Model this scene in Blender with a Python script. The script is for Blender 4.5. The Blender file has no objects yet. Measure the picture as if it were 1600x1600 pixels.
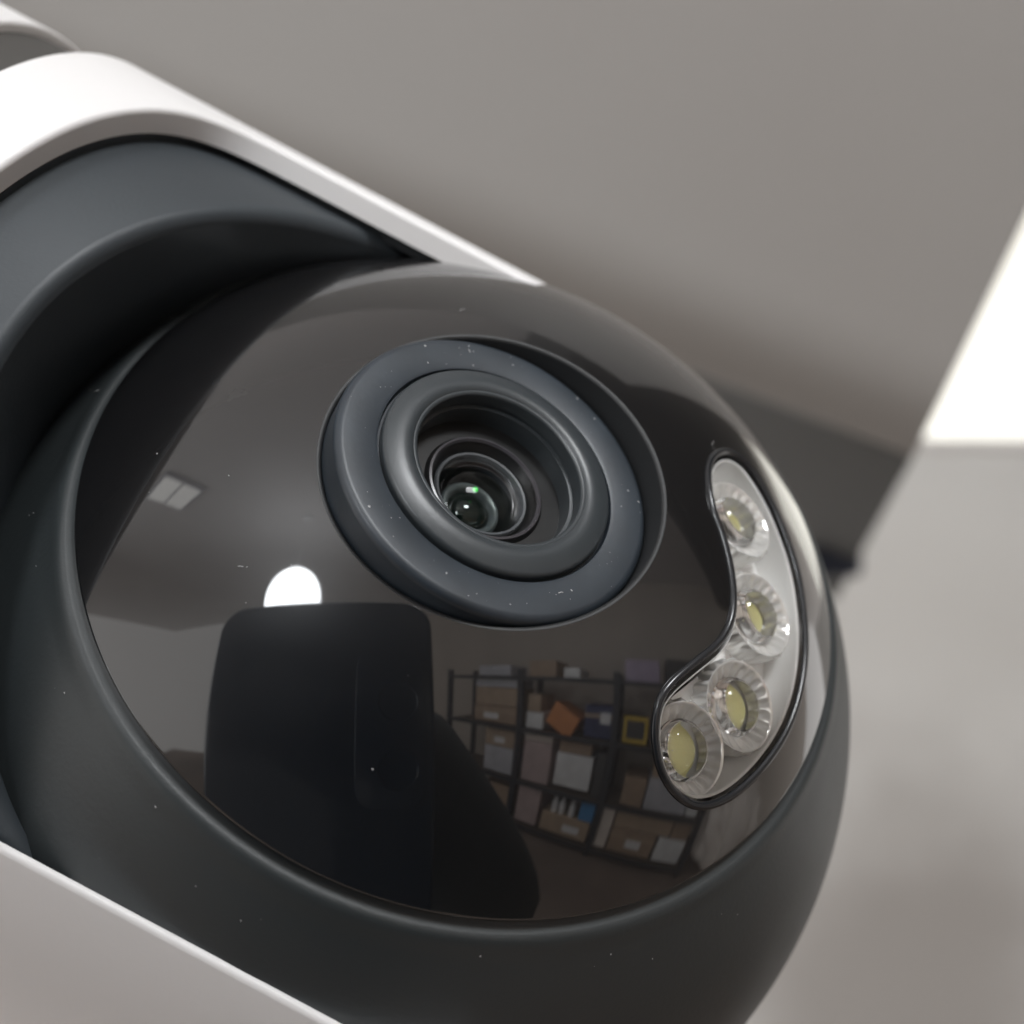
import bpy, math, random
import numpy as np
from mathutils import Vector, Matrix
from mathutils.geometry import delaunay_2d_cdt
random.seed(4)
MM = 0.001
scene = bpy.context.scene
C = scene.collection

# ------------------------------------------------------------------ camera, world, exposure
PITCH = 14.0
CAM = Vector((0, 0, 1.42))
VIEW = Matrix.Translation(CAM) @ Matrix.Rotation(math.radians(90 + PITCH), 4, 'X')   # camera axes -> world
cam_d = bpy.data.cameras.new('camera')
cam = bpy.data.objects.new('camera', cam_d); C.objects.link(cam)
cam.matrix_world = VIEW
cam_d.sensor_width = 36
cam_d.lens = 18 / math.tan(math.radians(24))
cam_d.clip_start = 0.004; cam_d.clip_end = 60
cam_d.dof.use_dof = True
cam_d.dof.focus_distance = 0.0635
cam_d.dof.aperture_fstop = 29
scene.camera = cam

w = bpy.data.worlds.new('World'); scene.world = w
w.use_nodes = True
bg = w.node_tree.nodes['Background']
bg.inputs['Color'].default_value = (1.0, 0.968, 0.94, 1)
bg.inputs['Strength'].default_value = 1.5
scene.view_settings.view_transform = 'Standard'
scene.view_settings.look = 'None'
scene.view_settings.exposure = 0.0
scene.view_settings.gamma = 1
scene.cycles.max_bounces = 14
scene.cycles.transmission_bounces = 12
scene.cycles.transparent_max_bounces = 16
scene.cycles.sample_clamp_indirect = 6

# ------------------------------------------------------------------ materials
def mat(name, col, rough=0.5, ior=1.5, var=0.0, vscale=40, bump=0.0, bscale=400, emit=None, estr=0, metallic=0, trans=0, rvar=0, coat=0, col2=None):
    m = bpy.data.materials.new(name); m.use_nodes = True
    nt = m.node_tree; b = nt.nodes['Principled BSDF']
    b.inputs['Base Color'].default_value = (*col, 1)
    b.inputs['Roughness'].default_value = rough
    b.inputs['IOR'].default_value = ior
    b.inputs['Metallic'].default_value = metallic
    b.inputs['Transmission Weight'].default_value = trans
    b.inputs['Coat Weight'].default_value = coat
    if emit:
        b.inputs['Emission Color'].default_value = (*emit, 1); b.inputs['Emission Strength'].default_value = estr
    tc = nt.nodes.new('ShaderNodeTexCoord')
    if var or col2 or rvar:
        n = nt.nodes.new('ShaderNodeTexNoise'); n.inputs['Scale'].default_value = vscale; n.inputs['Detail'].default_value = 5
        nt.links.new(tc.outputs['Object'], n.inputs['Vector'])
        if var or col2:
            r = nt.nodes.new('ShaderNodeValToRGB')
            r.color_ramp.elements[0].position = 0.3; r.color_ramp.elements[1].position = 0.7
            c2 = col2 or tuple(min(1, c * (1 + var)) for c in col)
            c1 = col if col2 else tuple(c * (1 - var) for c in col)
            r.color_ramp.elements[0].color = (*c1, 1); r.color_ramp.elements[1].color = (*c2, 1)
            nt.links.new(n.outputs['Fac'], r.inputs['Fac']); nt.links.new(r.outputs['Color'], b.inputs['Base Color'])
        if rvar:
            mr = nt.nodes.new('ShaderNodeMapRange')
            mr.inputs['From Min'].default_value = 0.3; mr.inputs['From Max'].default_value = 0.75
            mr.inputs['To Min'].default_value = rough; mr.inputs['To Max'].default_value = rough + rvar
            nt.links.new(n.outputs['Fac'], mr.inputs['Value']); nt.links.new(mr.outputs['Result'], b.inputs['Roughness'])
    if bump:
        n2 = nt.nodes.new('ShaderNodeTexNoise'); n2.inputs['Scale'].default_value = bscale; n2.inputs['Detail'].default_value = 3
        nt.links.new(tc.outputs['Object'], n2.inputs['Vector'])
        bp = nt.nodes.new('ShaderNodeBump'); bp.inputs['Strength'].default_value = bump; bp.inputs['Distance'].default_value = 0.0002
        nt.links.new(n2.outputs['Fac'], bp.inputs['Height']); nt.links.new(bp.outputs['Normal'], b.inputs['Normal'])
    return m

def clear_film(name, tint=(1, 1, 1), ior=1.5):
    m = bpy.data.materials.new(name); m.use_nodes = True
    nt = m.node_tree; nt.nodes.clear()
    o = nt.nodes.new('ShaderNodeOutputMaterial'); mx = nt.nodes.new('ShaderNodeMixShader')
    t = nt.nodes.new('ShaderNodeBsdfTransparent'); g = nt.nodes.new('ShaderNodeBsdfGlossy'); f = nt.nodes.new('ShaderNodeFresnel')
    t.inputs['Color'].default_value = (*tint, 1); g.inputs['Roughness'].default_value = 0.02
    f.inputs['IOR'].default_value = ior
    nt.links.new(f.outputs['Fac'], mx.inputs['Fac']); nt.links.new(t.outputs[0], mx.inputs[1]); nt.links.new(g.outputs[0], mx.inputs[2])
    nt.links.new(mx.outputs[0], o.inputs['Surface'])
    return m

M = {
    'white':   mat('white_plastic', (0.74, 0.73, 0.725), 0.42, 1.46, bump=0.05, bscale=2500, rvar=0.1, vscale=60),
    'seal':    mat('neck_rubber', (0.05, 0.047, 0.043), 0.6),
    'liner':   mat('liner_plastic', (0.030, 0.037, 0.043), 0.48, bump=0.07, bscale=3500, rvar=0.12, vscale=90),
    'ball':    mat('ball_plastic', (0.025, 0.030, 0.0315), 0.40, bump=0.06, bscale=3500, rvar=0.1, vscale=80),
    'gloss':   mat('gloss_black', (0.006, 0.006, 0.0065), 0.26, 1.25, rvar=0.12, vscale=70, coat=1),
    'ring':    mat('ring_rubber', (0.022, 0.029, 0.037), 0.42, var=0.18, vscale=350, bump=0.035, bscale=3000),
    'ring2':   mat('ring_plastic', (0.034, 0.040, 0.044), 0.36, bump=0.03, bscale=3000),
    'barrel':  mat('barrel_black', (0.010, 0.010, 0.010), 0.35),
    'barrel2': mat('barrel_edge', (0.05, 0.047, 0.052), 0.3),
    'element': mat('lens_element', (0.005, 0.008, 0.007), 0.02, 1.5),
    'elring':  mat('element_ring', (0.07, 0.075, 0.08), 0.25),
    'coating': clear_film('coated_glass', (0.80, 0.85, 0.83), 1.2),
    'clear':   clear_film('clear_window', (0.985, 0.985, 0.98), 1.33),
    'tray':    mat('tray_plastic', (0.93, 0.93, 0.92), 0.2, 1.5),
    'cup':     mat('silver_cup', (0.95, 0.945, 0.93), 0.10, metallic=0.45),
    'phosphor': mat('phosphor', (0.95, 0.92, 0.42), 0.4),
    'lens':    mat('led_glass', (1, 1, 1), 0.01, 1.45, trans=1),
    'gasket':  mat('gasket_black', (0.012, 0.013, 0.015), 0.22),
    'seat':    mat('seat_black', (0.012, 0.013, 0.014), 0.55),
    'dust':    mat('dust_flake', (0.42, 0.42, 0.42), 0.7),
}

gb = M['gloss'].node_tree.nodes['Principled BSDF']; 
gn = M['gloss'].node_tree; gt = gn.nodes.new('ShaderNodeTexCoord'); gm = gn.nodes.new('ShaderNodeMapping'); gm.inputs['Scale'].default_value = (90, 260, 140); gm.inputs['Rotation'].default_value = (0.4, 0.2, 0.9)
gx = gn.nodes.new('ShaderNodeTexNoise'); gx.inputs['Scale'].default_value = 1.0; gx.inputs['Detail'].default_value = 6; gx.inputs['Distortion'].default_value = 1.2
gr = gn.nodes.new('ShaderNodeMapRange'); gr.inputs['From Min'].default_value = 0.45; gr.inputs['From Max'].default_value = 0.8; gr.inputs['To Min'].default_value = 0.012; gr.inputs['To Max'].default_value = 0.07
gn.links.new(gt.outputs['Object'], gm.inputs['Vector']); gn.links.new(gm.outputs['Vector'], gx.inputs['Vector']); gn.links.new(gx.outputs['Fac'], gr.inputs['Value']); gn.links.new(gr.outputs['Result'], gb.inputs['Coat Roughness'])
gb.inputs['Coat IOR'].default_value = 1.67

# ------------------------------------------------------------------ helpers
def link(name, me, m, parent=None):
    o = bpy.data.objects.new(name, me); C.objects.link(o)
    if m: me.materials.append(m)
    if parent: o.parent = parent
    return o

def tag(o, label, cat, group=None):
    o['label'] = label; o['category'] = cat
    if group: o['group'] = group
    return o

def pydata(name, v, f, m, parent=None, smooth=True, normals=None, kind=None):
    me = bpy.data.meshes.new(name)
    me.from_pydata([tuple(p) for p in v], [], [tuple(q) for q in f])
    me.update()
    if smooth: me.polygons.foreach_set('use_smooth', [True] * len(me.polygons))
    if normals is not None: me.normals_split_custom_set_from_vertices([tuple(n) for n in normals])
    o = link(name, me, m, parent)
    if kind: o['kind'] = kind
    return o

def catmull(pts, n, closed=True):
    pts = np.array(pts, float); N_ = len(pts); out = []
    segs = N_ if closed else N_ - 1
    for i in range(segs):
        g = (lambda k: pts[k % N_]) if closed else (lambda k: pts[min(max(k, 0), N_ - 1)])
        p0, p1, p2, p3 = g(i - 1), g(i), g(i + 1), g(i + 2)
        for j in range(n):
            t = j / n
            out.append(0.5 * ((2 * p1) + (-p0 + p2) * t + (2 * p0 - 5 * p1 + 4 * p2 - p3) * t * t + (-p0 + 3 * p1 - 3 * p2 + p3) * t ** 3))
    if not closed: out.append(pts[-1])
    return np.array(out)

def resample(pts, step, closed=True):
    pts = np.array(pts, float)
    if closed: pts = np.vstack([pts, pts[:1]])
    L = np.r_[0, np.cumsum(np.linalg.norm(np.diff(pts, axis=0), axis=1))]
    n = max(3, int(round(L[-1] / step)))
    s = np.linspace(0, L[-1], n + 1)
    r = np.stack([np.interp(s, L, pts[:, k]) for k in range(2)], 1)
    return r[:-1] if closed else r

def inside(P, poly):
    x, y = P[:, 0], P[:, 1]; c = np.zeros(len(P), bool); n = len(poly)
    for i in range(n):
        x1, y1 = poly[i]; x2, y2 = poly[(i + 1) % n]
        if y1 == y2: continue
        k = ((y1 > y) != (y2 > y)) & (x < (x2 - x1) * (y - y1) / (y2 - y1) + x1)
        c ^= k
    return c

def fnormal(mapf, P):
    e = 0.02
    du = mapf(P + [e, 0]) - mapf(P - [e, 0]); dv = mapf(P + [0, e]) - mapf(P - [0, e])
    n = np.cross(du, dv) * (-1 if getattr(mapf, 'flip', False) else 1); return n / np.linalg.norm(n, axis=1)[:, None]

def sheet(name, outer, holes, step, mapf, m, parent, flip=False, ystep=None):
    """a curved sheet with cut-outs: flat outline + holes, triangulated and laid on mapf"""
    loops = [np.array(outer)] + [np.array(h) for h in holes]
    lo, hi = loops[0].min(0), loops[0].max(0)
    gx = np.arange(lo[0] + step / 2, hi[0], step); gy = np.arange(lo[1] + step / 2, hi[1], ystep or step)
    G = np.stack(np.meshgrid(gx, gy), -1).reshape(-1, 2)
    keep = inside(G, loops[0])
    for h in loops[1:]: keep &= ~inside(G, h)
    G = G[keep]
    B = np.vstack(loops)
    d = np.full(len(G), 1e9)
    for b in B: d = np.minimum(d, np.hypot(G[:, 0] - b[0], G[:, 1] - b[1]))
    G = G[d > 0.45 * step]
    V, E, k = [], [], 0
    for l in loops:
        n = len(l); E += [(k + i, k + (i + 1) % n) for i in range(n)]; k += n
    V = np.vstack([B, G])
    v2, e2, f2, *_ = delaunay_2d_cdt([Vector((float(a), float(b))) for a, b in V], E, [], 0, 1e-7)
    P = np.array([[p.x, p.y] for p in v2]); F = np.array([list(f) for f in f2 if len(f) == 3])
    cen = P[F].mean(1); keep = inside(cen, loops[0])
    for h in loops[1:]: keep &= ~inside(cen, h)
    F = F[keep]
    a = P[F]; area = (a[:, 1, 0] - a[:, 0, 0]) * (a[:, 2, 1] - a[:, 0, 1]) - (a[:, 1, 1] - a[:, 0, 1]) * (a[:, 2, 0] - a[:, 0, 0])
    F[area < 0] = F[area < 0][:, ::-1]
    if getattr(mapf, 'flip', False): F = F[:, ::-1]
    X = mapf(P); Nn = fnormal(mapf, P)
    return pydata(name, X * MM, F, m, parent, True, Nn)

def edge(name, curve, mapf, r, depth, m, parent, side=1, closed=True, into=None, taper=0.0, nf=5):
    """rounded rim (radius r) and wall (depth) that follow a cut edge of a sheet; side picks which way the cut lies"""
    P = np.array(curve); X = mapf(P); Nn = fnormal(mapf, P); n = len(P)
    T = np.roll(X, -1, 0) - np.roll(X, 1, 0)
    if not closed: T[0] = X[1] - X[0]; T[-1] = X[-1] - X[-2]
    T /= np.linalg.norm(T, axis=1)[:, None]
    Mv = np.cross(Nn, T) * side; Mv /= np.linalg.norm(Mv, axis=1)[:, None]
    D = Nn if into is None else -np.tile(np.array(into, float), (n, 1))
    rows, nors = [], []
    for j in range(nf + 1):
        a = math.pi / 2 * j / nf
        rows.append(X + Mv * r * math.sin(a) - Nn * r * (1 - math.cos(a))); nors.append(Nn * math.cos(a) + Mv * math.sin(a))
    last = rows[-1]
    for j in range(1, 5):
        rows.append(last - D * depth * j / 4 + Mv * taper * j / 4); nors.append(Mv)
    V = np.vstack(rows); NN = np.vstack(nors); F = []
    for j in range(len(rows) - 1):
        for i in range(n if closed else n - 1):
            a, b = j * n + i, j * n + (i + 1) % n
            q = (a, b, b + n, a + n); F.append(q if side < 0 else q[::-1])
    # keep winding in line with the normals
    A = V[F[0][0]]; fn = np.cross(V[F[0][1]] - A, V[F[0][2]] - A)
    if fn @ NN[F[0][0]] < 0: F = [f[::-1] for f in F]
    return pydata(name, V * MM, F, m, parent, True, NN)

def lathe(name, prof, m, parent, O=(0, 0, 0), Z=(0, 0, 1), X=(1, 0, 0), seg=160, flute=None, sharp=32, caps=False):
    """turn a profile [(radius, height)] about axis Z through O (mm, device axes)"""
    Z = np.array(Z, float); X = np.array(X, float); X = X - Z * (X @ Z); X /= np.linalg.norm(X); Y = np.cross(Z, X)
    V, F = [], []
    for r, h in prof:
        for i in range(seg):
            a = 2 * math.pi * i / seg
            rr = r * (flute(a, h) if flute else 1)
            V.append((np.array(O) + X * rr * math.cos(a) + Y * rr * math.sin(a) + Z * h) * MM)
    for j in range(len(prof) - 1):
        for i in range(seg):
            a, b = j * seg + i, j * seg + (i + 1) % seg
            F.append((a, b, b + seg, a + seg))
    if caps:
        F.append(tuple(range(seg))[::-1]); F.append(tuple(range((len(prof) - 1) * seg, len(prof) * seg)))
    o = pydata(name, V, F, m, parent)
    me = o.data
    me.set_sharp_from_angle(angle=math.radians(sharp))
    return o

def arc(r, h, rad, a0, a1, n=6):
    return [(r + rad * math.cos(math.radians(a0 + (a1 - a0) * i / n)), h + rad * math.sin(math.radians(a0 + (a1 - a0) * i / n))) for i in range(n + 1)]

# ================================================================== THE ROOM the ball mirrors
def boxmesh(name, size, m, parent=None, bevel=0.0, center=True):
    import bmesh
    bm = bmesh.new(); bmesh.ops.create_cube(bm, size=1)
    bmesh.ops.scale(bm, vec=size, verts=bm.verts)
    if bevel: bmesh.ops.bevel(bm, geom=bm.edges[:], offset=bevel, segments=3, affect='EDGES', profile=0.5)
    me = bpy.data.meshes.new(name); bm.to_mesh(me); bm.free()
    return link(name, me, m, parent)

def struct(o): o['kind'] = 'structure'; return o

M['floor'] = mat('floor_concrete', (0.24, 0.19, 0.16), 0.6, var=0.35, vscale=1.5)
M['ceiling'] = mat('ceiling_paint', (0.74, 0.72, 0.71), 0.9, var=0.04, vscale=2)
M['wall'] = mat('wall_paint', (0.60, 0.54, 0.48), 0.85, var=0.06, vscale=2)
floor = struct(boxmesh('floor', (9, 9, 0.1), M['floor'])); floor.location = (0, 0, -0.05)
ceil = struct(boxmesh('ceiling', (9, 9, 0.1), M['ceiling'])); ceil.location = (0, 0, 2.60)

PHI = math.radians(62)
SHELF = Matrix.Translation((0, 0, CAM.z)) @ Matrix(((math.cos(PHI), math.sin(PHI), 0, 0), (math.sin(PHI), -math.cos(PHI), 0, 0), (0, 0, 1, 0), (0, 0, 0, 1)))
# SHELF axes: x runs along the rack, y away from the camera, z up from camera height
def shelf_place(o, u, y, h): o.matrix_world = SHELF @ Matrix.Translation((u, y, h)); return o
wall = struct(boxmesh('wall', (8, 0.1, 2.56), M['wall'])); shelf_place(wall, 0.3, 2.95, -0.14)

M['steel'] = mat('rack_steel', (0.03, 0.034, 0.04), 0.5)
M['board'] = mat('rack_board', (0.16, 0.13, 0.10), 0.7, var=0.2, vscale=6)
rack = bpy.data.objects.new('storage_rack', None); C.objects.link(rack)
shelf_place(rack, 0, 2.1, -1.42)
tag(rack, 'dark steel storage rack filled with boxes, mirrored in the black ball', 'shelving')
def rackpart(name, size, m, loc):
    o = boxmesh(name, size, m, rack, 0.004); o.location = loc; return o
for u in (-2.1, -1.16, -0.20, 0.92):
    for y in (0.0, 0.45): rackpart('post', (0.06, 0.04, 1.54), M['steel'], (u, y, 0.77))
for h in (0.06, 0.50, 0.99, 1.46):
    rackpart('shelf_board', (3.0, 0.45, 0.02), M['board'], (-0.59, 0.225, h))
    rackpart('shelf_beam', (3.0, 0.02, 0.035), M['steel'], (-0.59, -0.012, h))
cols = dict(brown=(0.30, 0.215, 0.15), kraft=(0.36, 0.27, 0.19), grey=(0.42, 0.42, 0.45), white=(0.75, 0.75, 0.76), pink=(0.42, 0.33, 0.32), navy=(0.02, 0.03, 0.09),
            orange=(0.55, 0.22, 0.08), blue=(0.05, 0.22, 0.45), yellow=(0.55, 0.38, 0.05), lilac=(0.36, 0.30, 0.40), dark=(0.05, 0.05, 0.05), beige=(0.62, 0.55, 0.49))
for k, c in cols.items(): M['c_' + k] = mat('carton_' + k, tuple(min(0.88, 1.35 * x) for x in c), 0.5, var=0.12, vscale=9)
def carton(u0, u1, h0, h1, col, label, depth=0.36, tape=True, y=2.13, name='carton', cat='box'):
    o = boxmesh(name, (u1 - u0, depth, h1 - h0), M['c_' + col], None, 0.006)
    shelf_place(o, (u0 + u1) / 2, y + depth / 2, (h0 + h1) / 2)
    tag(o, label, cat, 'goods stored on the rack')
    if tape:
        t = boxmesh('paper_label', ((u1 - u0) * 0.34, 0.003, (h1 - h0) * 0.34), M['c_white'], o)
        k = boxmesh('tape_strip', ((u1 - u0) * 1.004, depth * 1.004, 0.03), M['c_kraft'], o); k.location = (0, 0, (h1 - h0) * 0.18)
        t.location = ((u1 - u0) * random.uniform(-0.2, 0.25), -depth / 2 - 0.002, (h1 - h0) * random.uniform(-0.15, 0.2))
    return o
B0, B1, B2 = -1.335, -0.905, -0.415
carton(-1.75, -1.20, B2 + .01, -0.24, 'brown', 'long brown carton lying on the third shelf of the far left bay')
carton(-1.74, -1.21, -0.235, -0.06, 'kraft', 'kraft carton stacked over the long brown one at far left', tape=False)
carton(-1.74, -1.22, -0.055, 0.02, 'grey', 'flat grey carton topping the far left bay', tape=False)
carton(-1.58, -1.21, B1 + .01, -0.64, 'grey', 'pale grey carton on the second shelf of the far left bay', tape=False)
carton(-1.58, -1.20, -0.635, -0.47, 'kraft', 'kraft carton lying on the pale grey one in the far left bay')
carton(-1.55, -1.21, B0 + .01, -1.02, 'brown', 'brown carton on the bottom shelf of the far left bay')
carton(-1.10, -0.80, B1 + .01, -0.52, 'pink', 'pinkish tall carton on the second shelf beside the left post', tape=False)
carton(-0.74, -0.37, -0.86, -0.57, 'white', 'white carton at the middle of the second shelf', tape=False)
carton(-0.34, -0.24, B1 + .01, -0.52, 'dark', 'narrow black case beside the white carton', tape=False)
carton(-1.10, -0.92, B2 + .01, -0.26, 'white', 'small white carton on the third shelf beside the left post', tape=False)
carton(-0.86, -0.58, B2 + .01, -0.20, 'orange', 'orange parcel leaning on the third shelf of the middle bay', tape=False).rotation_euler.y += 0.5
carton(-0.50, -0.22, B2 + .01, -0.15, 'navy', 'navy blue case on the third shelf beside the middle post')
carton(-1.10, -0.84, B0 + .01, -0.96, 'pink', 'pinkish carton on the bottom shelf beside the left post', tape=False)
carton(-0.79, -0.26, B0 + .01, -1.13, 'kraft', 'kraft carton on the bottom shelf below the bottles')
carton(-0.40, -0.25, -1.125, -0.93, 'blue', 'bright blue carton standing on the kraft carton', 0.2, False)
carton(-0.17, -0.04, B0 + .01, -0.96, 'beige', 'pale beige narrow carton beside the middle post, bottom shelf', tape=False)
carton(-0.16, 0.11, B2 + .01, -0.22, 'dark', 'black carton standing behind the yellow frame', tape=False, y=2.2)
carton(-0.03, 0.20, B1 + .01, -0.66, 'brown', 'brown carton on the second shelf right of the middle post', tape=False)
carton(0.22, 0.70, B1 + .01, -0.64, 'grey', 'wide grey carton on the second shelf of the right bay', tape=False)
carton(-0.02, 0.48, B0 + .01, -1.10, 'brown', 'brown carton on the bottom shelf of the right bay')
carton(-0.02, 0.62, -1.095, -0.95, 'kraft', 'long kraft carton lying across the brown one in the right bay', tape=False)
carton(0.52, 0.86, B0 + .01, -1.11, 'white', 'white carton at the right end of the bottom shelf', tape=False)
carton(-0.12, 0.22, 0.05, 0.22, 'lilac', 'lilac carton on the top shelf right of the middle post', tape=False)
carton(-0.72, -0.56, 0.05, 0.14, 'white', 'small white carton on the top shelf of the middle bay', tape=False)
carton(-1.09, -0.95, -0.255, -0.10, 'kraft', 'small kraft carton on the small white one by the left post', tape=False)
carton(-1.10, -0.80, -0.515, -0.45, 'beige', 'flat beige carton topping the pinkish tall one', tape=False)
carton(-0.72, -0.40, -0.565, -0.47, 'brown', 'brown carton resting on the white carton', tape=False)
carton(-0.77, -0.62, B0 + .22, -0.95, 'dark', 'small black carton behind the leftmost bottle', tape=False, y=2.3)
carton(0.24, 0.60, -0.635, -0.46, 'kraft', 'kraft carton on the wide grey one in the right bay', tape=False)
carton(0.16, 0.46, B2 + .01, -0.12, 'brown', 'tall brown carton on the third shelf of the right bay')
carton(0.50, 0.86, B2 + .01, -0.22, 'pink', 'pinkish carton at the right end of the third shelf', tape=False)
carton(0.72, 0.86, B1 + .01, -0.60, 'white', 'white narrow carton at the right end of the second shelf', tape=False)
carton(0.64, 0.86, -1.105, -0.95, 'brown', 'brown carton on the white one at the right end of the bottom shelf', tape=False)
carton(-1.70, -1.30, 0.05, 0.16, 'grey', 'pale grey carton on the top shelf of the far left bay', tape=False)
carton(-1.08, -0.80, 0.05, 0.20, 'brown', 'brown carton on the top shelf of the middle bay', tape=False)
carton(0.30, 0.70, 0.05, 0.24, 'dark', 'black carton on the top shelf of the right bay', tape=False)
# yellow picture frame
fr = bpy.data.objects.new('picture_frame', None); C.objects.link(fr); shelf_place(fr, 0.0, 2.14, -0.405)
tag(fr, 'small yellow frame leaning on the black carton', 'frame')
for sx, sz, lx, lz in ((0.24, 0.03, 0, 0.015), (0.24, 0.03, 0, 0.185), (0.03, 0.14, -0.105, 0.1), (0.03, 0.14, 0.105, 0.1)):
    o = boxmesh('frame_bar', (sx, 0.02, sz), M['c_yellow'], fr, 0.002); o.location = (lx, 0, lz)
o = boxmesh('frame_backing', (0.18, 0.006, 0.14), M['c_dark'], fr); o.location = (0, 0.004, 0.1)
# white bottles on the kraft carton
for u, lab in ((-0.68, 'leftmost white spray bottle standing on the kraft carton'), (-0.60, 'middle white bottle standing on the kraft carton'), (-0.49, 'white bottle standing nearest the blue carton')):
    o = lathe('bottle', [(0.1, 0), (30, 0), (32, 4), (32, 95), (26, 112), (12, 122), (12, 140), (14, 141), (14, 158), (0.1, 160)], M['c_white'], None, seg=24)
    shelf_place(o, u, 2.17, -1.129); tag(o, lab, 'bottle', 'white bottles on the rack')
# bulky pale plastic bag against the rack end
M['bag'] = mat('bag_plastic', (0.85, 0.78, 0.72), 0.4, var=0.15, vscale=5)
import bmesh
bm = bmesh.new(); bmesh.ops.create_icosphere(bm, subdivisions=4, radius=1)
for v in bm.verts:
    p = v.co; f = 1 + 0.14 * math.sin(7 * p.x + 3 * p.z) * math.cos(5 * p.y - 4 * p.z) + 0.06 * math.sin(17 * p.z + 9 * p.x)
    v.co = Vector((p.x * 0.50 * f, p.y * 0.28 * f, p.z * 0.50 * (1.0 if p.z < 0 else 0.9) * f))
me = bpy.data.meshes.new('plastic_bag'); bm.to_mesh(me); bm.free(); me.polygons.foreach_set('use_smooth', [True] * len(me.polygons))
o = link('plastic_bag', me, M['bag']); shelf_place(o, 1.52, 2.25, -0.93)
tag(o, 'pale crumpled plastic bag standing at the end of the rack', 'bag')

# pendant lamp, up to the left behind the photographer
M['glow'] = mat('lamp_opal', (0.9, 0.9, 0.9), 0.4, emit=(0.93, 0.965, 1.0), estr=27)
LAMP = CAM + Vector((-0.322, -0.893, 0.300)) * 1.6
lamp = bpy.data.objects.new('pendant_lamp', None); C.objects.link(lamp); lamp.location = LAMP
tag(lamp, 'round glowing white pendant lamp, its light mirrored above the phone', 'lamp')
prof = [(0.1, 218)] + [(172 * math.cos(math.radians(a)), 218 * math.sin(math.radians(a))) for a in range(80, -91, -10)]
prof[-1] = (0.1, -218)
lathe('globe', prof[::-1], M['glow'], lamp, seg=48, sharp=180)
lathe('socket', [(0.1, 212), (34, 212), (34, 224), (1.3, 230), (1.3, (2.55 - LAMP.z) * 1000 - 12), (40, (2.55 - LAMP.z) * 1000 - 12), (40, (2.55 - LAMP.z) * 1000 - 1)], M['c_white'], lamp, seg=24)
M['baffle'] = mat('baffle_dark', (0.07, 0.068, 0.065), 0.7)  # added dark box, only there to dim the ball's mirrored upper right
o = boxmesh('dark_baffle', (2.8, 1.5, 0.30), M['baffle'], None, 0.13); o.location = (1.70, 0.62, 2.40)
tag(o, 'added broad dark baffle below the ceiling, darkening the upper right of the ball', 'baffle')
# small two-pane light panel in the ceiling, mirrored at the ball's left
M['panel'] = mat('light_panel', (0.88, 0.88, 0.86), 0.5, emit=(1, 0.99, 0.96), estr=1.5)
o = bpy.data.objects.new('ceiling_light', None); C.objects.link(o); o.location = (-1.24, -0.70, 2.53); o.rotation_euler.z = 0.35
tag(o, 'small square two-pane ceiling light, mirrored at the left of the ball', 'ceiling light')
for y in (-0.085, 0.085):
    p = boxmesh('light_pane', (0.24, 0.15, 0.02), M['panel'], o, 0.003); p.location = (0, y, 0)
p = boxmesh('light_frame', (0.28, 0.36, 0.02), M['c_grey'], o, 0.003); p.location = (0, 0, 0.008)
# added square fill light for the LED tray, up right behind the photographer
M['square'] = mat('square_fill_light', (0.88, 0.88, 0.86), 0.5, emit=(0.96, 0.98, 1.0), estr=56)
o = bpy.data.objects.new('ceiling_light', None); C.objects.link(o); o.location = (0.53, -0.92, 2.53); o.rotation_euler.z = 0.3  # added fill light with its own pane and frame, not a ceiling fitting
tag(o, 'added large square fill light above the shelving side', 'ceiling light')
p = boxmesh('light_pane', (0.36, 0.36, 0.02), M['square'], o, 0.003)
p = boxmesh('light_frame', (0.42, 0.42, 0.02), M['c_white'], o, 0.003); p.location = (0, 0, 0.009)
# added area fill from the left, lights the ball's side band
ld = bpy.data.lights.new('left_fill_light', 'AREA'); ld.shape = 'RECTANGLE'; ld.size = 1.2; ld.size_y = 1.2; ld.energy = 40; ld.color = (0.95, 0.98, 1.0)
lo = bpy.data.objects.new('left_fill_light', ld); C.objects.link(lo); lo.location = (-2.3, 0.35, 1.75)
lo.rotation_euler = (Vector((0, 0, 1.42)) - lo.location).to_track_quat('-Z', 'Y').to_euler()

# ------------------------------------------------------------------ phone and the arm that holds it
def vplace(o, x, y, z): o.matrix_world = VIEW @ Matrix.Translation((x * MM, y * MM, z * MM)); return o
M['phone'] = mat('phone_glass', (0.014, 0.034, 0.062), 0.12, 1.5)
M['metal'] = mat('phone_edge', (0.03, 0.04, 0.06), 0.3, metallic=0.6)
phone = bpy.data.objects.new('phone', None); C.objects.link(phone); vplace(phone, 0, 0, 0)
tag(phone, 'dark blue phone with rounded corners held up before the ball, mirrored in it', 'phone')
def rrect(x0, x1, y0, y1, r, n=8):
    out = []
    for cx, cy, a in ((x1 - r, y1 - r, 0), (x0 + r, y1 - r, 90), (x0 + r, y0 + r, 180), (x1 - r, y0 + r, 270)):
        out += [(cx + r * math.cos(math.radians(a + 90 * i / n)), cy + r * math.sin(math.radians(a + 90 * i / n))) for i in range(n + 1)]
    return out
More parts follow.
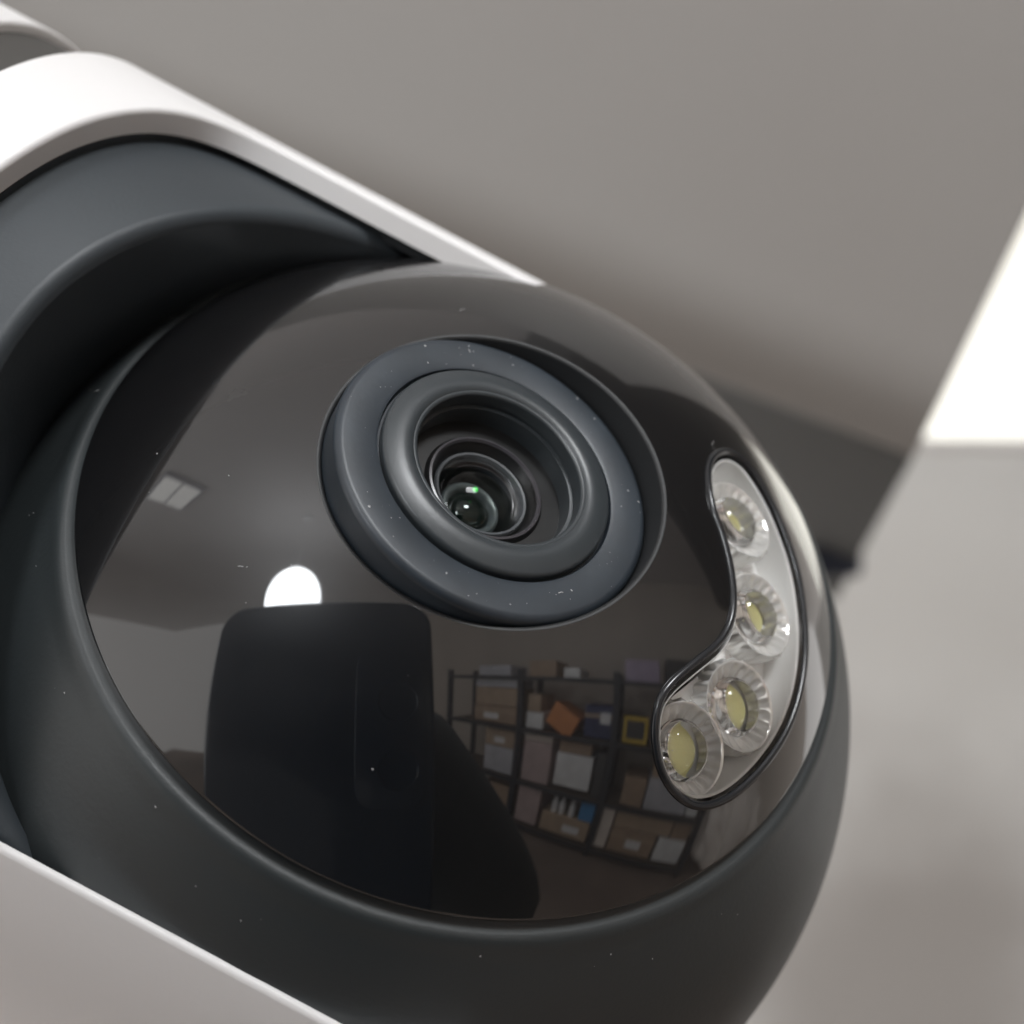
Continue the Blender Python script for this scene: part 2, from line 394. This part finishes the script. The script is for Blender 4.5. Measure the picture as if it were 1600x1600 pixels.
def slab(name, poly, z0, z1, m, parent, bev=0.8):
    bm = bmesh.new(); vs = [bm.verts.new((x * MM, y * MM, z0 * MM)) for x, y in poly]
    f = bm.faces.new(vs); r = bmesh.ops.extrude_face_region(bm, geom=[f])
    for e in r['geom']:
        if isinstance(e, bmesh.types.BMVert): e.co.z = z1 * MM
    bmesh.ops.recalc_face_normals(bm, faces=bm.faces)
    ed = [e for e in bm.edges if abs(e.verts[0].co.z - e.verts[1].co.z) < 1e-7]
    if bev: bmesh.ops.bevel(bm, geom=ed, offset=bev * MM, segments=3, affect='EDGES', profile=0.5)
    me = bpy.data.meshes.new(name); bm.to_mesh(me); bm.free(); me.polygons.foreach_set('use_smooth', [True] * len(me.polygons)); me.set_sharp_from_angle(angle=0.6)
    return link(name, me, m, parent)
slab('phone_back', rrect(-61.5, 11, -122, 33, 9), 3, 10.5, M['phone'], phone, 1.6)
slab('camera_bump', rrect(-12, 8, -30, 16, 6), 2.2, 3.0, M['phone'], phone, 0.4)
for y in (0, -19):
    lathe('phone_lens', [(6.6, 2.2), (6.6, 1.9), (5.6, 1.8), (5.4, 2.0), (0.05, 2.0)], M['phone'], phone, O=(0, y, 0), Z=(0, 0, 1), seg=32)
# arm: one continuous skinned surface, palm behind the phone, five fingers round its edge
def skinned(name, joints, edges_, m, parent):
    me = bpy.data.meshes.new(name); me.from_pydata([tuple(c * MM for c in j[:3]) for j in joints], edges_, []); me.update()
    o = link(name, me, m, parent)
    md = o.modifiers.new('skin', 'SKIN'); md.use_smooth_shade = True
    for i, j in enumerate(joints):
        sv = me.skin_vertices[0].data[i]; sv.radius = (j[3] * MM, j[3] * MM); sv.use_root = (i == 0)
    sb = o.modifiers.new('sub', 'SUBSURF'); sb.levels = 2; sb.render_levels = 2
    return o
M['skin'] = mat('skin', (0.36, 0.20, 0.15), 0.5, var=0.1, vscale=60)
M['sleeve'] = mat('dark_sleeve', (0.045, 0.055, 0.055), 0.8, bump=0.3, bscale=900)
person = bpy.data.objects.new('person', None); C.objects.link(person); vplace(person, 0, 0, 0)
tag(person, 'person in a dark sleeve holding the blue phone, mirrored in the ball', 'person')
J = [(-4, -6, 46, 22), (-16, 2, 34, 18), (-24, 6, 26, 15)]; Ed = [(0, 1), (1, 2)]
for k, (y0, lx) in enumerate(((20, -52), (4, -57), (-12, -55), (-27, -47))):
    i = len(J); y1 = 12 - k * 8
    J += [(-30, y1, 24, 9.5), (-37, (y1 + y0) / 2, 21, 8.6), (lx + 9, y0, 20, 8), (lx, y0 - 1, 19, 6.8)]
    Ed += [(2, i), (i, i + 1), (i + 1, i + 2), (i + 2, i + 3)]
i = len(J); J += [(-20, -14, 30, 11), (-24, -32, 24, 9.5), (-30, -50, 21, 8)]; Ed += [(1, i), (i, i + 1), (i + 1, i + 2)]
skinned('hand', J, Ed, M['skin'], person)
skinned('sleeve', [(-6, 0, 50, 29), (8, -24, 50, 31), (36, -66, 54, 34), (75, -130, 82, 40), (130, -225, 190, 52), (200, -300, 380, 66)], [(0, 1), (1, 2), (2, 3), (3, 4), (4, 5)], M['sleeve'], person)

# ================================================================== BACKGROUND seen past the ball
def vpt(px, py, z):  # a point of the place given by where it is sighted in the photograph (1600 px) and its distance in mm
    return np.array([(px - 800) / 1797. * z, (800 - py) / 1797. * z, -z])
M['greypanel'] = mat('grey_panel', (0.178, 0.165, 0.153), 0.6, col2=(0.205, 0.198, 0.187), vscale=2.5)
M['under'] = mat('underside_painted_shade', (0.026, 0.026, 0.025), 0.6)  # shade below the cabinet put into the colour
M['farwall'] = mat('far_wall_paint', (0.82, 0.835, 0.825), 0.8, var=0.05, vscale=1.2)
K = vpt(1440, 690, 300); A = vpt(700, 404, 300); Tp = vpt(1600, 350, 300)
e1 = (A - K) / np.linalg.norm(A - K)                     # along the lower edge, to the left
upv = Tp - K; upv = upv / np.linalg.norm(upv)            # along the right edge, upward
back = vpt(1310, 930, 700) - K; back = back / np.linalg.norm(back)
cab = bpy.data.objects.new('grey_cabinet', None); C.objects.link(cab); vplace(cab, *K)
tag(cab, 'blurred grey cabinet with shade-coloured underside hanging behind the ball', 'cabinet')
rad = 24.0
def loft(name, rows, m, parent):
    n = len(rows[0]); V = np.vstack(rows); F = [(j * n + i, j * n + i + 1, (j + 1) * n + i + 1, (j + 1) * n + i) for j in range(len(rows) - 1) for i in range(n - 1)]
    return pydata(name, V * MM, F, m, parent)
W, H, L = 540., 380., 450.
prof = [upv * H, upv * rad * 1.0]
for i in range(1, 10):
    t = i / 10; prof.append((1 - t) ** 2 * upv * rad + t * t * back * rad)
face_rows = [[p, p + e1 * W] for p in prof]
loft('front_panel', face_rows, M['greypanel'], cab)
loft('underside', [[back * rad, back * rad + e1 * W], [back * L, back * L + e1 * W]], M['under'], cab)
side = [upv * H] + prof[1:] + [back * rad, back * L, back * L + upv * H]
pydata('side_panel', np.array(side) * MM - np.array(e1) * 0.0, [tuple(range(len(side)))], M['greypanel'], cab, False)
loft('back_panel', [[back * L, back * L + e1 * W], [back * L + upv * H, back * L + upv * H + e1 * W]], M['greypanel'], cab)
# far wall and bright window
def paint_shade(m, centre, radius, col):  # soft shade painted into the wall colour, strongest near centre
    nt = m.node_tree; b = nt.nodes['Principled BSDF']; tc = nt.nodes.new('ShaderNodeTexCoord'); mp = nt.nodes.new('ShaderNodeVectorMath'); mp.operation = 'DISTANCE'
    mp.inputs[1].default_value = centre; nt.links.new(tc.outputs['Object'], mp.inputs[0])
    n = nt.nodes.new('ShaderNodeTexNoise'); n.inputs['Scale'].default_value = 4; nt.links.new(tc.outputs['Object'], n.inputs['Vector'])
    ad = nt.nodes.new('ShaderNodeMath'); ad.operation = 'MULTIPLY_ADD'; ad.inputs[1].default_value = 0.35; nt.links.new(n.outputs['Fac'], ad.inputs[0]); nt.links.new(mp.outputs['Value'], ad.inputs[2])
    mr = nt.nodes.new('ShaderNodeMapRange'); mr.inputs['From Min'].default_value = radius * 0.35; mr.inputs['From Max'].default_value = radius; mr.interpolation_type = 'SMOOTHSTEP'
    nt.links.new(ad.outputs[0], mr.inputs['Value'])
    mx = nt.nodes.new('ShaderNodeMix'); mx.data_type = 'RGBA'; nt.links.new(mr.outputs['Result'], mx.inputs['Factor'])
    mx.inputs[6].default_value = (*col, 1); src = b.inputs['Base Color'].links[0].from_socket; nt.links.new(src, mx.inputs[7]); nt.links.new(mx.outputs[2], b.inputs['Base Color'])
paint_shade(M['farwall'], tuple(vpt(1420, 1560, 2200) * MM), 0.85, (0.42, 0.405, 0.39))
def quad(name, pts, m, thick=30, parent=None):
    pts = [np.array(p) for p in pts]; n = len(pts); b = [p + np.array([0, 0, -thick]) for p in pts]
    F = [tuple(range(n)), tuple(range(2 * n - 1, n - 1, -1))] + [(i, i + n, (i + 1) % n + n, (i + 1) % n) for i in range(n)]
    return pydata(name, np.array(pts + b) * MM, F, m, parent, False)
zw = 2200
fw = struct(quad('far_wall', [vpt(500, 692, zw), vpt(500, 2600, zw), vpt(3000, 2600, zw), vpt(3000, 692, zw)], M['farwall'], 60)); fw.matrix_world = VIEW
win = bpy.data.objects.new('bright_window', None); C.objects.link(win); win.matrix_world = VIEW
tag(win, 'bright white window glowing at the right edge above the pale wall', 'window')
M['winlight'] = mat('window_light', (0.8, 0.8, 0.78), 0.5, emit=(1.0, 0.99, 0.89), estr=1.02)
quad('window_pane', [vpt(1250, -300, zw - 10), vpt(1250, 686, zw - 10), vpt(2300, 690, zw - 10), vpt(2300, -300, zw - 10)], M['winlight'], 8, win)
quad('window_sill', [vpt(1250, 684, zw - 30), vpt(1250, 697, zw - 30), vpt(2300, 700, zw - 30), vpt(2300, 688, zw - 30)], M['c_white'], 40, win)
# small dark blue box below the cabinet
o = boxmesh('parcel', (0.026, 0.03, 0.036), mat('dark_blue_card', (0.008, 0.014, 0.03), 0.6), None, 0.003); vplace(o, *vpt(1290, 850, 560))
tag(o, 'small dark blue parcel in the shade under the grey cabinet beside the ball', 'parcel')

# ================================================================== THE SECURITY CAMERA
CEN = np.array([-9.1484, -15.2278, -92.9052])
Nf = np.array([0.29550888, 0.56502062, 0.77034161]); Df = np.array([0.88311205, -0.46913191, 0.00532458]); Sf = np.cross(Nf, Df)
root = bpy.data.objects.new('security_camera', None); C.objects.link(root)
Bm = Matrix(((Df[0], Sf[0], Nf[0], CEN[0] * MM), (Df[1], Sf[1], Nf[1], CEN[1] * MM), (Df[2], Sf[2], Nf[2], CEN[2] * MM), (0, 0, 0, 1)))
root.matrix_world = VIEW @ Bm
tag(root, 'white security camera with glossy black ball head, lens and curved strip of four LEDs', 'security camera')
# device axes: x down the body, y across, z out of the face
R = 35.0
TH0 = math.radians(-11.0)
AX = np.array([0, -0.396, -0.477])
def cyl(rho):
    def f(P):
        a = P[:, 0] / rho + TH0
        return np.stack([P[:, 1], rho * np.sin(a), rho * np.cos(a)], 1) + AX
    f.flip = True
    return f
RHO = 35.3
# opening of the shell (u round the body, t along it), right half traced, left half mirrored
half = [(0, -33.9), (5.5, -33.88), (9.3, -33.75), (13.4, -33.45), (17.4, -32.85), (20.9, -31.95), (23.6, -30.6), (25.4, -28.6), (26.15, -26.0), (26.35, -22.0), (26.35, -14.0)]
FR = 0.38                                                    # rim rounding
hc = catmull(half, 8, closed=False)
def t_end(u):
    s = (abs(u) - 26) / 85.
    return (-5 + 10 * s) if u > 0 else (14 - 9 * s)
rimR = np.vstack([hc, [[26.35, -5.0]]]); rimL = np.vstack([hc, [[26.35, 14.0]]]) * [-1, 1] - [0.0, 0.0]
rimL[:, 0] -= np.clip((rimL[:, 1] + 30) / 6, 0, 1) * 0.55
rim = resample(np.vstack([rimL[::-1], rimR[1:]]), 0.6, closed=False)
# surface outline sits FR outside the opening
T2 = np.gradient(rim, axis=0); T2 /= np.linalg.norm(T2, axis=1)[:, None]
rim_out = rim + np.stack([T2[:, 1], -T2[:, 0]], 1) * FR * np.where(True, 1, 1)
if rim_out[len(rim) // 2, 1] > rim[len(rim) // 2, 1]: rim_out = rim - (rim_out - rim)
under = -1.6 * np.clip((-rim[:, 0] - 14) / 8, 0, 1)[:, None]      # the far side of the rim is undercut
def t_top(u): return -39.5 - 1.7 * math.sin(u / RHO + TH0 - math.radians(17))
U = math.pi * RHO
left_low = [(-U + (U - 27.45) * i / 40., t_end(-(U - (U - 27.45) * i / 40.))) for i in range(40)]
right_low = [(26.9 + (U - 26.9) * i / 40., t_end(26.9 + (U - 26.9) * i / 40.)) for i in range(1, 41)]
top = [(U - 2 * U * i / 220., t_top(U - 2 * U * i / 220.)) for i in range(221)]
outline = np.vstack([left_low, rim_out, right_low, top])
shell = sheet('housing_shell', outline, [], 1.6, cyl(RHO), M['white'], root)
edge('shell_rim', rim_out, cyl(RHO), FR, 1.35, M['white'], shell, side=-1, closed=False, taper=under)
edge('shell_collar', np.array(top), cyl(RHO), 1.0, 2.0, M['white'], shell, side=-1, closed=False)
edge('arm_end', np.array(left_low), cyl(RHO), 0.6, 2.0, M['white'], shell, side=-1, closed=False)
edge('arm_end', np.array(right_low), cyl(RHO), 0.6, 2.0, M['white'], shell, side=-1, closed=False)
# neck joint and upper body
lathe('neck_joint', [(34.0, -52), (34.0, -38)], M['seal'], root, O=AX, Z=(1, 0, 0), X=(0, 0, 1), seg=128)
RU = 34.75
def t_up(u): return -45.8 - 3.4 * math.sin(u / RU + TH0 - math.radians(22))
UU = math.pi * RU
low = [(-UU + 2 * UU * i / 220., t_up(-UU + 2 * UU * i / 220.)) for i in range(221)]
upper = sheet('upper_shell', np.vstack([low, [(UU, -96), (-UU, -96)]]), [], 2.2, cyl(RU), M['white'], root)
edge('shell_collar', np.array(low), cyl(RU), 0.3, 0.6, M['white'], upper, side=-1, closed=False)
lathe('shell_cap', [(RU * math.cos(math.radians(a)), -96 - 16 * math.sin(math.radians(a))) for a in range(0, 91, 6)], M['white'], root, O=AX, Z=(1, 0, 0), X=(0, 0, 1), seg=128, sharp=180)
# dark liner with the round socket the ball sits in
RP = 32.95
BORE = 28.7; BS = 0.5
ha = np.radians(np.linspace(152, 31, 110))
harc = np.stack([RP * np.arcsin((BORE * np.cos(ha) + BS) / RP), -BORE * np.sin(ha)], 1)
lin_out = np.vstack([harc, resample([(harc[-1, 0], harc[-1, 1]), (38, harc[-1, 1]), (38, -38), (-38, -38), (-38, harc[0, 1]), (harc[0, 0], harc[0, 1])], 2.0, closed=False)[1:-1]])
liner = sheet('socket_panel', lin_out, [], 1.5, cyl(RP), M['liner'], root)
edge('liner_wall', rim, cyl(33.45), 0.02, 0.7, M['liner'], liner, side=-1, closed=False, taper=under * 0.8)
n0 = np.array([0, math.sin(TH0), math.cos(TH0)])
edge('socket_wall', harc, cyl(RP), 0.95, 15, M['liner'], liner, side=-1, closed=False, into=-n0)

# ---- ball
def sph(r):
    def f(P):
        z = np.sqrt(np.maximum(r * r - (P ** 2).sum(1), 1e-6)); return np.stack([P[:, 0], P[:, 1], z], 1)
    return f
def pol(b, r): return (r * math.sin(math.radians(b)), r * math.cos(math.radians(b)))
bp_ = [pol(44.5, 33.2), pol(44.55, 34.45), pol(44.7, 34.6), pol(45.3, 34.66), pol(45.6, 34.74), pol(45.85, 34.88), pol(46.1, 35.01), pol(46.4, 35.08), pol(46.8, 35.10), pol(47.3, 35.07), pol(48.0, 35.02), pol(48.6, 35.0)]
bp_ += [pol(b, 35.0) for b in np.arange(49, 179.5, 1.0)]
ball = lathe('ball_shell', bp_[::-1], M['ball'], root, seg=240, sharp=180)

# lens axis
nl = np.array([0.43038731, 0.53548188, 0.72665392]); nl /= np.linalg.norm(nl)
toL = lambda v: np.array([v @ Df, v @ Sf, v @ Nf])
le1 = np.array([0.83335764, -0.54503344, -0.09194338]); le2 = np.array([0.34681667, 0.64513386, -0.6808234])
HL = 33.0
LZ = toL(nl); LX = toL(le1); LY = toL(le2)
LC = LX * -5.12 + LY * -4.37 + LZ * HL

# ---- glossy face with dip round the lens, cut for the light strip
base = sph(R)
cres = [(11.31, 9.44), (10.73, 7.6), (10.9, 5.6), (11.75, 3.7), (12.95, 2.39), (14.22, 0.69), (15.1, -1.05), (15.42, -2.60), (15.14, -4.37), (14.17, -6.55), (13.40, -8.33), (13.18, -9.67), (13.74, -11.13),
        (14.85, -12.17), (16.31, -12.50), (17.96, -11.95), (19.49, -10.28), (20.74, -7.76), (21.60, -4.78), (21.80, -1.98), (21.45, 0.74), (20.64, 3.12), (19.25, 5.79), (17.50, 7.9), (15.56, 9.65), (13.55, 10.62), (12.30, 10.45)]
cr = resample(catmull(cres, 10), 0.35)
def offset(c, d):
    T = np.roll(c, -1, 0) - np.roll(c, 1, 0); T /= np.linalg.norm(T, axis=1)[:, None]
    return c + np.stack([T[:, 1], -T[:, 0]], 1) * d
area = 0.5 * np.sum(cr[:, 0] * np.roll(cr[:, 1], -1) - np.roll(cr[:, 0], -1) * cr[:, 1])
if area < 0: cr = cr[::-1]
# lens cut: where the ring's side wall meets the ball
cut = []
for i in range(220):
    a = 2 * math.pi * i / 220
    dirv = LX * math.cos(a) + LY * math.sin(a); p0 = LC + dirv * 10.08
    b = p0 @ LZ; c0 = p0 @ p0 - R ** 2; k = -b + math.sqrt(b * b - c0); q = p0 + LZ * k
    cut.append(q[:2])
cut = np.array(cut)
if 0.5 * np.sum(cut[:, 0] * np.roll(cut[:, 1], -1) - np.roll(cut[:, 0], -1) * cut[:, 1]) < 0: cut = cut[::-1]
rimr = R * math.sin(math.radians(44.35))
circ = np.array([(rimr * math.cos(2 * math.pi * i / 300), rimr * math.sin(2 * math.pi * i / 300)) for i in range(300)])
cover = sheet('face_cover', circ, [offset(cr, 0.25), cut], 0.5, base, M['gloss'], root)
edge('lens_seat', cut, base, 0.25, 2.2, M['seat'], cover, side=1, into=-LZ, taper=0.0, nf=10)
edge('cover_edge', circ, sph(R), 0.28, 1.2, M['gloss'], cover, side=-1)
edge('window_gap', offset(cr, 0.25), sph(R), 0.18, 1.2, M['gasket'], cover, side=1)

# ---- light strip
tray = edge('light_tray', offset(cr, -0.30), sph(R - 0.25), 0.15, 2.4, M['tray'], root, side=1)
sheet('tray_floor', offset(cr, -0.30), [], 0.8, sph(R - 2.5), M['tray'], tray)
sheet('clear_window', offset(cr, -0.05), [], 0.7, sph(R + 0.02), M['clear'], tray)
def tube(name, loop, rad_, m, parent, seg=8):
    n = len(loop); V, F = [], []
    for i in range(n):
        T = loop[(i + 1) % n] - loop[i - 1]; T = T / np.linalg.norm(T); Nn = loop[i] / np.linalg.norm(loop[i]); Mv = np.cross(Nn, T)
        for j in range(seg):
            a = 2 * math.pi * j / seg; V.append((loop[i] + Mv * rad_ * math.cos(a) + Nn * rad_ * math.sin(a)) * MM)
    for i in range(n):
        for j in range(seg):
            F.append((i * seg + j, ((i + 1) % n) * seg + j, ((i + 1) % n) * seg + (j + 1) % seg, i * seg + (j + 1) % seg))
    return pydata(name, V, F, m, parent)
tube('window_gasket', sph(R - 0.02)(offset(cr, 0.12)), 0.26, M['gasket'], tray)
proto = None
spots = [(14.0, 6.2), (17.5, 1.0), (18.3, -5.2), (16.0, -9.8)]
FL = 22
def make_led():
    e = bpy.data.objects.new('led_module', None); C.objects.link(e); e.parent = tray
    fl = lambda a, h: 1 + (0.075 * math.cos(FL * a) if -1.2 < h < -0.2 else 0)
    lathe('reflector_cup', [(1.25, -1.5), (1.5, -1.1), (1.85, -0.7), (2.2, -0.35), (2.55, -0.06), (2.62, 0.0), (2.7, 0.02), (2.74, -0.3), (2.74, -1.8)], M['cup'], e, seg=176, flute=fl, sharp=60)
    lathe('led_chip', [(0.02, -1.3), (0.95, -1.3), (1.05, -1.38), (1.05, -2.0)], M['phosphor'], e, seg=32)
    dome = [(0.02, -1.25), (1.2, -1.25), (1.5, -0.95), (1.72, -0.65), (1.78, -0.5)] + [(1.78 * math.cos(math.radians(a)), -0.5 + 1.15 * math.sin(math.radians(a))) for a in range(8, 90, 8)] + [(0.02, 0.65)]
    lathe('led_lens', dome, M['lens'], e, seg=64, sharp=50)
    return e
def led_copy(src):
    c = src.copy(); C.objects.link(c)
    for ch in list(src.children):
        d = ch.copy(); C.objects.link(d); d.parent = c
    return c
for k, (x, y) in enumerate(spots):
    if proto is None: proto = make_led(); o = proto
    else: o = led_copy(proto); o.parent = tray
    z = math.sqrt((R - 1.0) ** 2 - x * x - y * y)
    axis = Vector((x, y, z)).normalized() * 0.75 + Vector((0, 0, 1)) * 0.35; axis.normalize()
    xx = Vector((0, 1, 0)) - axis * axis.y; xx.normalize(); yy = axis.cross(xx)
    o.matrix_local = Matrix(((xx.x, yy.x, axis.x, x * MM), (xx.y, yy.y, axis.y, y * MM), (xx.z, yy.z, axis.z, z * MM), (0, 0, 0, 1)))

# ---- lens
def LL(name, prof, m, parent, seg=180, sharp=40, dz=0, **k): return lathe(name, [(r, h + dz) for r, h in prof][::-1], m, parent, O=LC, Z=LZ, X=LX, seg=seg, sharp=sharp, **k)
ringp = [(9.73, -5.0), (9.73, -0.5)] + arc(9.23, -0.5, 0.5, 0, 90, 8) + [(7.5, 0.0), (7.32, -0.06), (7.22, -0.4), (6.9, -0.4)]
ring = LL('lens_ring', ringp, M['ring'], root)
inn = [(7.1, -0.5), (7.1, -0.05)] + arc(6.75, -0.05, 0.35, 0, 70) + [(6.45, 0.42), (6.1, 0.52), (5.75, 0.54), (5.45, 0.46)] + arc(5.3, 0.2, 0.2, 70, 180, 5) + [(5.1, -0.5), (5.18, -0.55), (5.18, -0.75), (4.95, -0.8), (4.95, -2.1)]
LL('inner_ring', inn, M['ring2'], ring)
barrel = LL('lens_barrel', [(5.0, -2.1), (3.75, -2.1), (3.7, -2.0), (3.55, -1.85), (3.4, -1.9), (3.3, -2.15), (3.05, -2.5)], M['barrel'], ring)
LL('barrel_edge', [(3.62, -2.0), (3.55, -1.78), (3.42, -1.75), (3.32, -1.9)], M['barrel2'], ring)
LL('barrel_bore', [(3.05, -2.4), (2.9, -2.7), (2.75, -3.6), (2.2, -4.6), (1.9, -5.0)], M['barrel'], ring)
LL('retaining_ring', [(2.95, -2.55), (2.86, -2.4), (2.72, -2.42), (2.66, -2.65)], M['elring'], ring)
front = [(2.7 * math.sin(math.radians(a)) / math.sin(math.radians(40)), -2.7 + 4.2 * (math.cos(math.radians(a)) - math.cos(math.radians(40)))) for a in range(40, 0, -4)] + [(0.02, -2.7 + 4.2 * (1 - math.cos(math.radians(40))))]
LL('front_element', front, M['coating'], ring, sharp=180)
LL('element_ring', [(1.95, -4.7), (1.9, -4.15), (1.7, -3.95), (1.45, -4.1), (1.3, -4.6)], M['elring'], ring, sharp=180)
inner_el = [(1.45 * math.sin(math.radians(a)) / math.sin(math.radians(60)), -4.55 + 1.6 * (math.cos(math.radians(a)) - math.cos(math.radians(60)))) for a in range(60, 0, -6)] + [(0.02, -4.55 + 0.8)]
LL('inner_element', inner_el, M['element'], ring, sharp=180)

LG = LC - LX * 0.35 + LY * 0.75
lathe('green_painted_glint', [(0.17, 0.0), (0.12, 0.12), (0.01, 0.16)], mat('green_glint', (0.02, 0.3, 0.03), 0.3, emit=(0.08, 0.75, 0.12), estr=0.9), ring, O=LG - LZ * 3.3, Z=LZ, X=LX, seg=16, sharp=180)  # glowing bead stands in for a green reflection in the lens

# ---- dust
dv, df = [], []
def flake(p, n, s):
    n = np.array(n) / np.linalg.norm(n); a = np.cross(n, [0.3, 0.7, 0.2]); a /= np.linalg.norm(a); b = np.cross(n, a); k = len(dv)
    m_ = random.randint(4, 6); el = random.uniform(0.4, 1)
    ph = random.uniform(0, 6)
    top_ = p + n * s * 0.5
    for i in range(m_):
        t = 6.283 * i / m_ + ph; dv.append((p + (a * math.cos(t) + b * math.sin(t) * el) * s * random.uniform(0.6, 1.2) + n * 0.01) * MM)
    dv.append(top_ * MM)
    for i in range(m_): df.append((k + i, k + (i + 1) % m_, k + m_))
for _ in range(60):
    a = random.uniform(0, 6.283); r = random.uniform(7.6, 9.3)
    flake(LC + (LX * math.cos(a) + LY * math.sin(a)) * r, LZ, random.choice((0.02, 0.02, 0.03, 0.03, 0.045, 0.08)))
for _ in range(26):
    b = math.radians(random.uniform(6, 45)); a = random.uniform(0, 6.283)
    n = np.array([math.sin(b) * math.cos(a), math.sin(b) * math.sin(a), math.cos(b)])
    d = n * R - LC; rl = np.linalg.norm(d - LZ * (d @ LZ))
    if rl < 12.5 or inside(np.array([n[:2] * R]), offset(cr, 0.6))[0]: continue
    flake(n * R, n, random.choice((0.03, 0.03, 0.04, 0.07)))
for _ in range(46):
    b = math.radians(random.uniform(46.2, 52)); a = random.uniform(0, 6.283)
    n = np.array([math.sin(b) * math.cos(a), math.sin(b) * math.sin(a), math.cos(b)])
    flake(n * 35.04, n, random.choice((0.03, 0.05, 0.08)))
def fibre(p, n, L_, w_):
    a = np.cross(n, [0.2, 0.5, 0.8]); a /= np.linalg.norm(a); b = np.cross(n, a); th = random.uniform(0, 6.28); c = random.uniform(-2.5, 2.5)
    k = len(dv); m_ = 8
    for i in range(m_):
        for sgn in (-1, 1):
            dv.append((p + n * (0.02 + 0.05 * math.sin(i)) ** 1 + (a * math.cos(th) + b * math.sin(th)) * sgn * w_) * MM)
        p = p + (a * -math.sin(th) + b * math.cos(th)) * L_ / m_; th += c / m_
    for i in range(m_ - 1): df.append((k + 2 * i, k + 2 * i + 1, k + 2 * i + 3, k + 2 * i + 2))
for ang, r in ((2.2, 8.6), (5.6, 8.2)): fibre(LC + (LX * math.cos(ang) + LY * math.sin(ang)) * r, LZ, random.uniform(0.6, 1.3), 0.022)
for b, a in ((24, 0.75), (19, 2.3), (36, 2.0), (30, -2.2), (46.7, 2.6), (46.7, 3.3), (47.0, 2.2)):
    b = math.radians(b); n = np.array([math.sin(b) * math.cos(a), math.sin(b) * math.sin(a), math.cos(b)]); fibre(n * (R + (0.2 if b > 0.8 else 0)), n, random.uniform(0.5, 1.2), 0.02)
pydata('dust', dv, df, M['dust'], root, False, kind='stuff')
